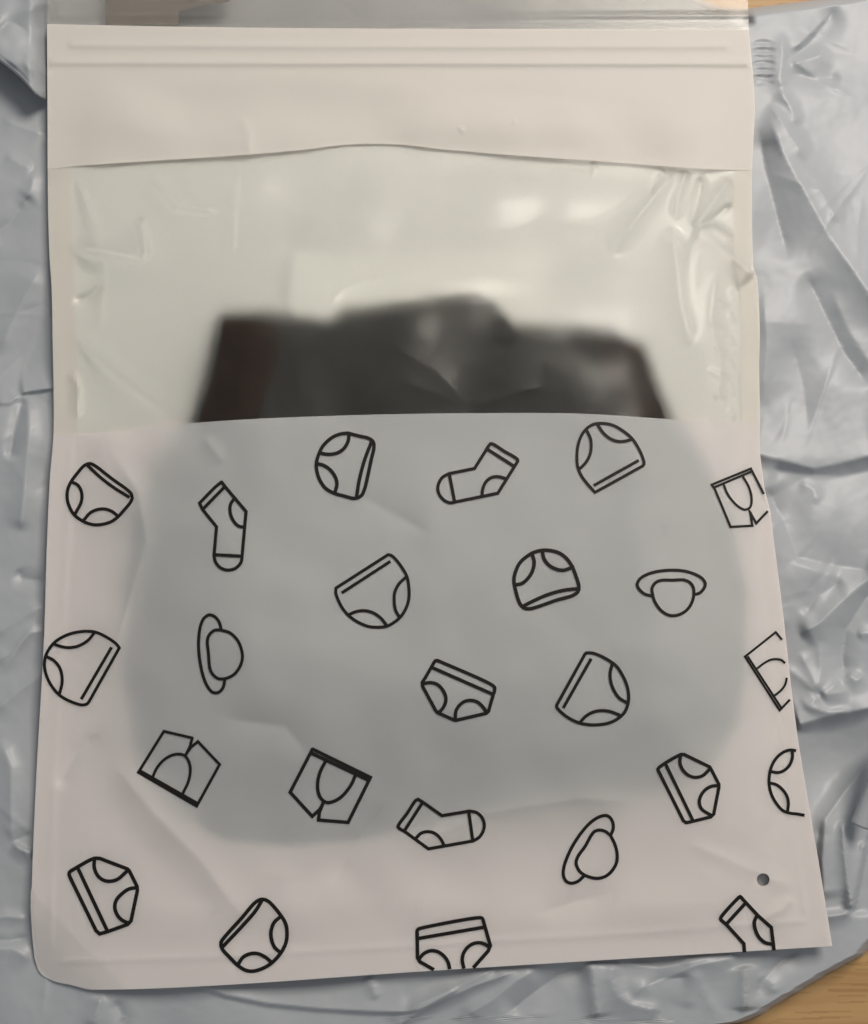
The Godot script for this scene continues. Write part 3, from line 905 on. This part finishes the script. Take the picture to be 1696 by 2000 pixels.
	icon("printed_boxers", 550, 1440, 6.4, [[515, 195, 145, 910, 510, 1310, 640, 1190, 700, 1070], [700, 1070, 630, 1240, 615, 1370, 1105, 1410, 1475, 665, 515, 195], [490, 260, 1440, 710], ["~", 725, 410, 640, 580, 600, 760, 610, 910, 660, 1020, 750, 1080, 870, 1060, 1000, 980, 1120, 840, 1180, 740, 1225, 630]])
	icon("printed_sock", 765, 1520, 6.2, [["~", 440, 350, 400, 370, 260, 580, 120, 770, 110, 810, 150, 845], [130, 835, 215, 880, 610, 1170, 1345, 1040], ["~", 1345, 1040, 1450, 980, 1520, 870, 1535, 750, 1490, 640, 1400, 565, 1290, 545], [1290, 545, 835, 620, 510, 390, 440, 350], [510, 410, 215, 870], ["~", 400, 1000, 490, 910, 600, 885, 710, 910, 810, 1000, 875, 1120], [1280, 560, 1345, 1030]])
	icon("printed_panties", 1260, 1440, 6.4, [["~", 600, 285, 540, 310, 260, 480, 215, 530, 250, 610], [230, 570, 635, 1380, 680, 1415, 740, 1405, 1090, 1320, 1140, 1270, 1225, 830, 1225, 780, 1090, 520, 1070, 490, 650, 285, 590, 285], [345, 450, 795, 1380], ["~", 590, 300, 580, 420, 620, 530, 720, 630, 830, 665, 950, 640, 1080, 520], ["~", 1220, 800, 1110, 810, 1000, 870, 920, 980, 900, 1080, 940, 1190, 1110, 1300]])
	icon("printed_pouch", 1070, 1560, 6.2, [["~", 1045, 600, 1085, 500, 1080, 400, 1030, 310, 970, 278, 870, 295, 740, 370, 600, 510, 450, 720, 340, 930, 270, 1130, 260, 1270, 310, 1370, 390, 1400, 500, 1370, 600, 1280], ["~", 1040, 610, 950, 540, 860, 520, 780, 540, 720, 610, 620, 790, 500, 960, 470, 1060, 500, 1160, 570, 1240, 700, 1300, 820, 1320, 950, 1290, 1060, 1200, 1140, 1060, 1150, 910, 1110, 750, 1040, 610]])
	icon("printed_brief", 1460, 1430, 5.8, [["~", 795, 305, 710, 295, 600, 330, 480, 430, 400, 570, 365, 720, 360, 850, 395, 1020, 480, 1180, 590, 1300, 700, 1340, 820, 1355, 935, 1375], ["~", 745, 310, 745, 430, 690, 560, 600, 640, 500, 670, 380, 650], ["~", 365, 840, 480, 870, 590, 960, 660, 1070, 680, 1180, 665, 1320]])
	icon("printed_panties", 110, 1650, 7.0, [["~", 700, 225, 630, 225, 300, 400, 225, 450, 215, 490, 260, 600], [235, 550, 660, 1420, 720, 1475, 860, 1435, 1180, 1320, 1240, 1260, 1345, 760, 1340, 690, 1210, 430, 1180, 400, 720, 225], [365, 400, 845, 1420], ["~", 635, 240, 630, 370, 680, 500, 770, 580, 880, 605, 1010, 575, 1180, 430], ["~", 1340, 710, 1210, 730, 1090, 810, 1000, 910, 970, 1020, 1000, 1140, 1080, 1240, 1200, 1300]])
	icon("printed_brief", 400, 1730, 7.0, [["~", 275, 1000, 275, 930, 330, 850, 600, 550, 860, 260, 960, 225, 1050, 255, 1260, 490, 1345, 640, 1365, 780, 1350, 930, 1270, 1100, 1120, 1270, 960, 1370, 800, 1415, 680, 1400, 550, 1320, 400, 1170, 300, 1060, 275, 1000], ["~", 950, 240, 840, 420, 640, 650, 310, 1000], ["~", 1260, 510, 1150, 610, 1100, 760, 1110, 900, 1160, 1020, 1260, 1110], ["~", 555, 1300, 640, 1180, 760, 1125, 880, 1125, 1000, 1180, 1110, 1270]])
	icon("printed_panties", 790, 1750, 6.8, [["~", 215, 640, 210, 590, 230, 550, 290, 530, 1240, 360, 1290, 370, 1315, 430], [1305, 400, 1425, 820, 1390, 910, 1150, 1180], [212, 600, 220, 1020, 260, 1090, 480, 1215], [225, 705, 1330, 515], ["~", 230, 1060, 330, 950, 450, 905, 570, 930, 670, 1010, 730, 1110, 750, 1200], ["~", 1405, 840, 1290, 780, 1170, 780, 1060, 840, 980, 950, 960, 1060, 985, 1190]])
	icon("printed_sock", 1380, 1690, 6.8, [["~", 600, 560, 560, 520, 510, 560, 250, 850, 235, 890, 270, 930], [245, 910, 330, 980, 620, 1300, 630, 1430], [1120, 1400, 1075, 1030, 850, 830, 580, 540], [650, 625, 335, 970], ["~", 840, 830, 795, 940, 810, 1060, 870, 1190, 970, 1280, 1100, 1310]])
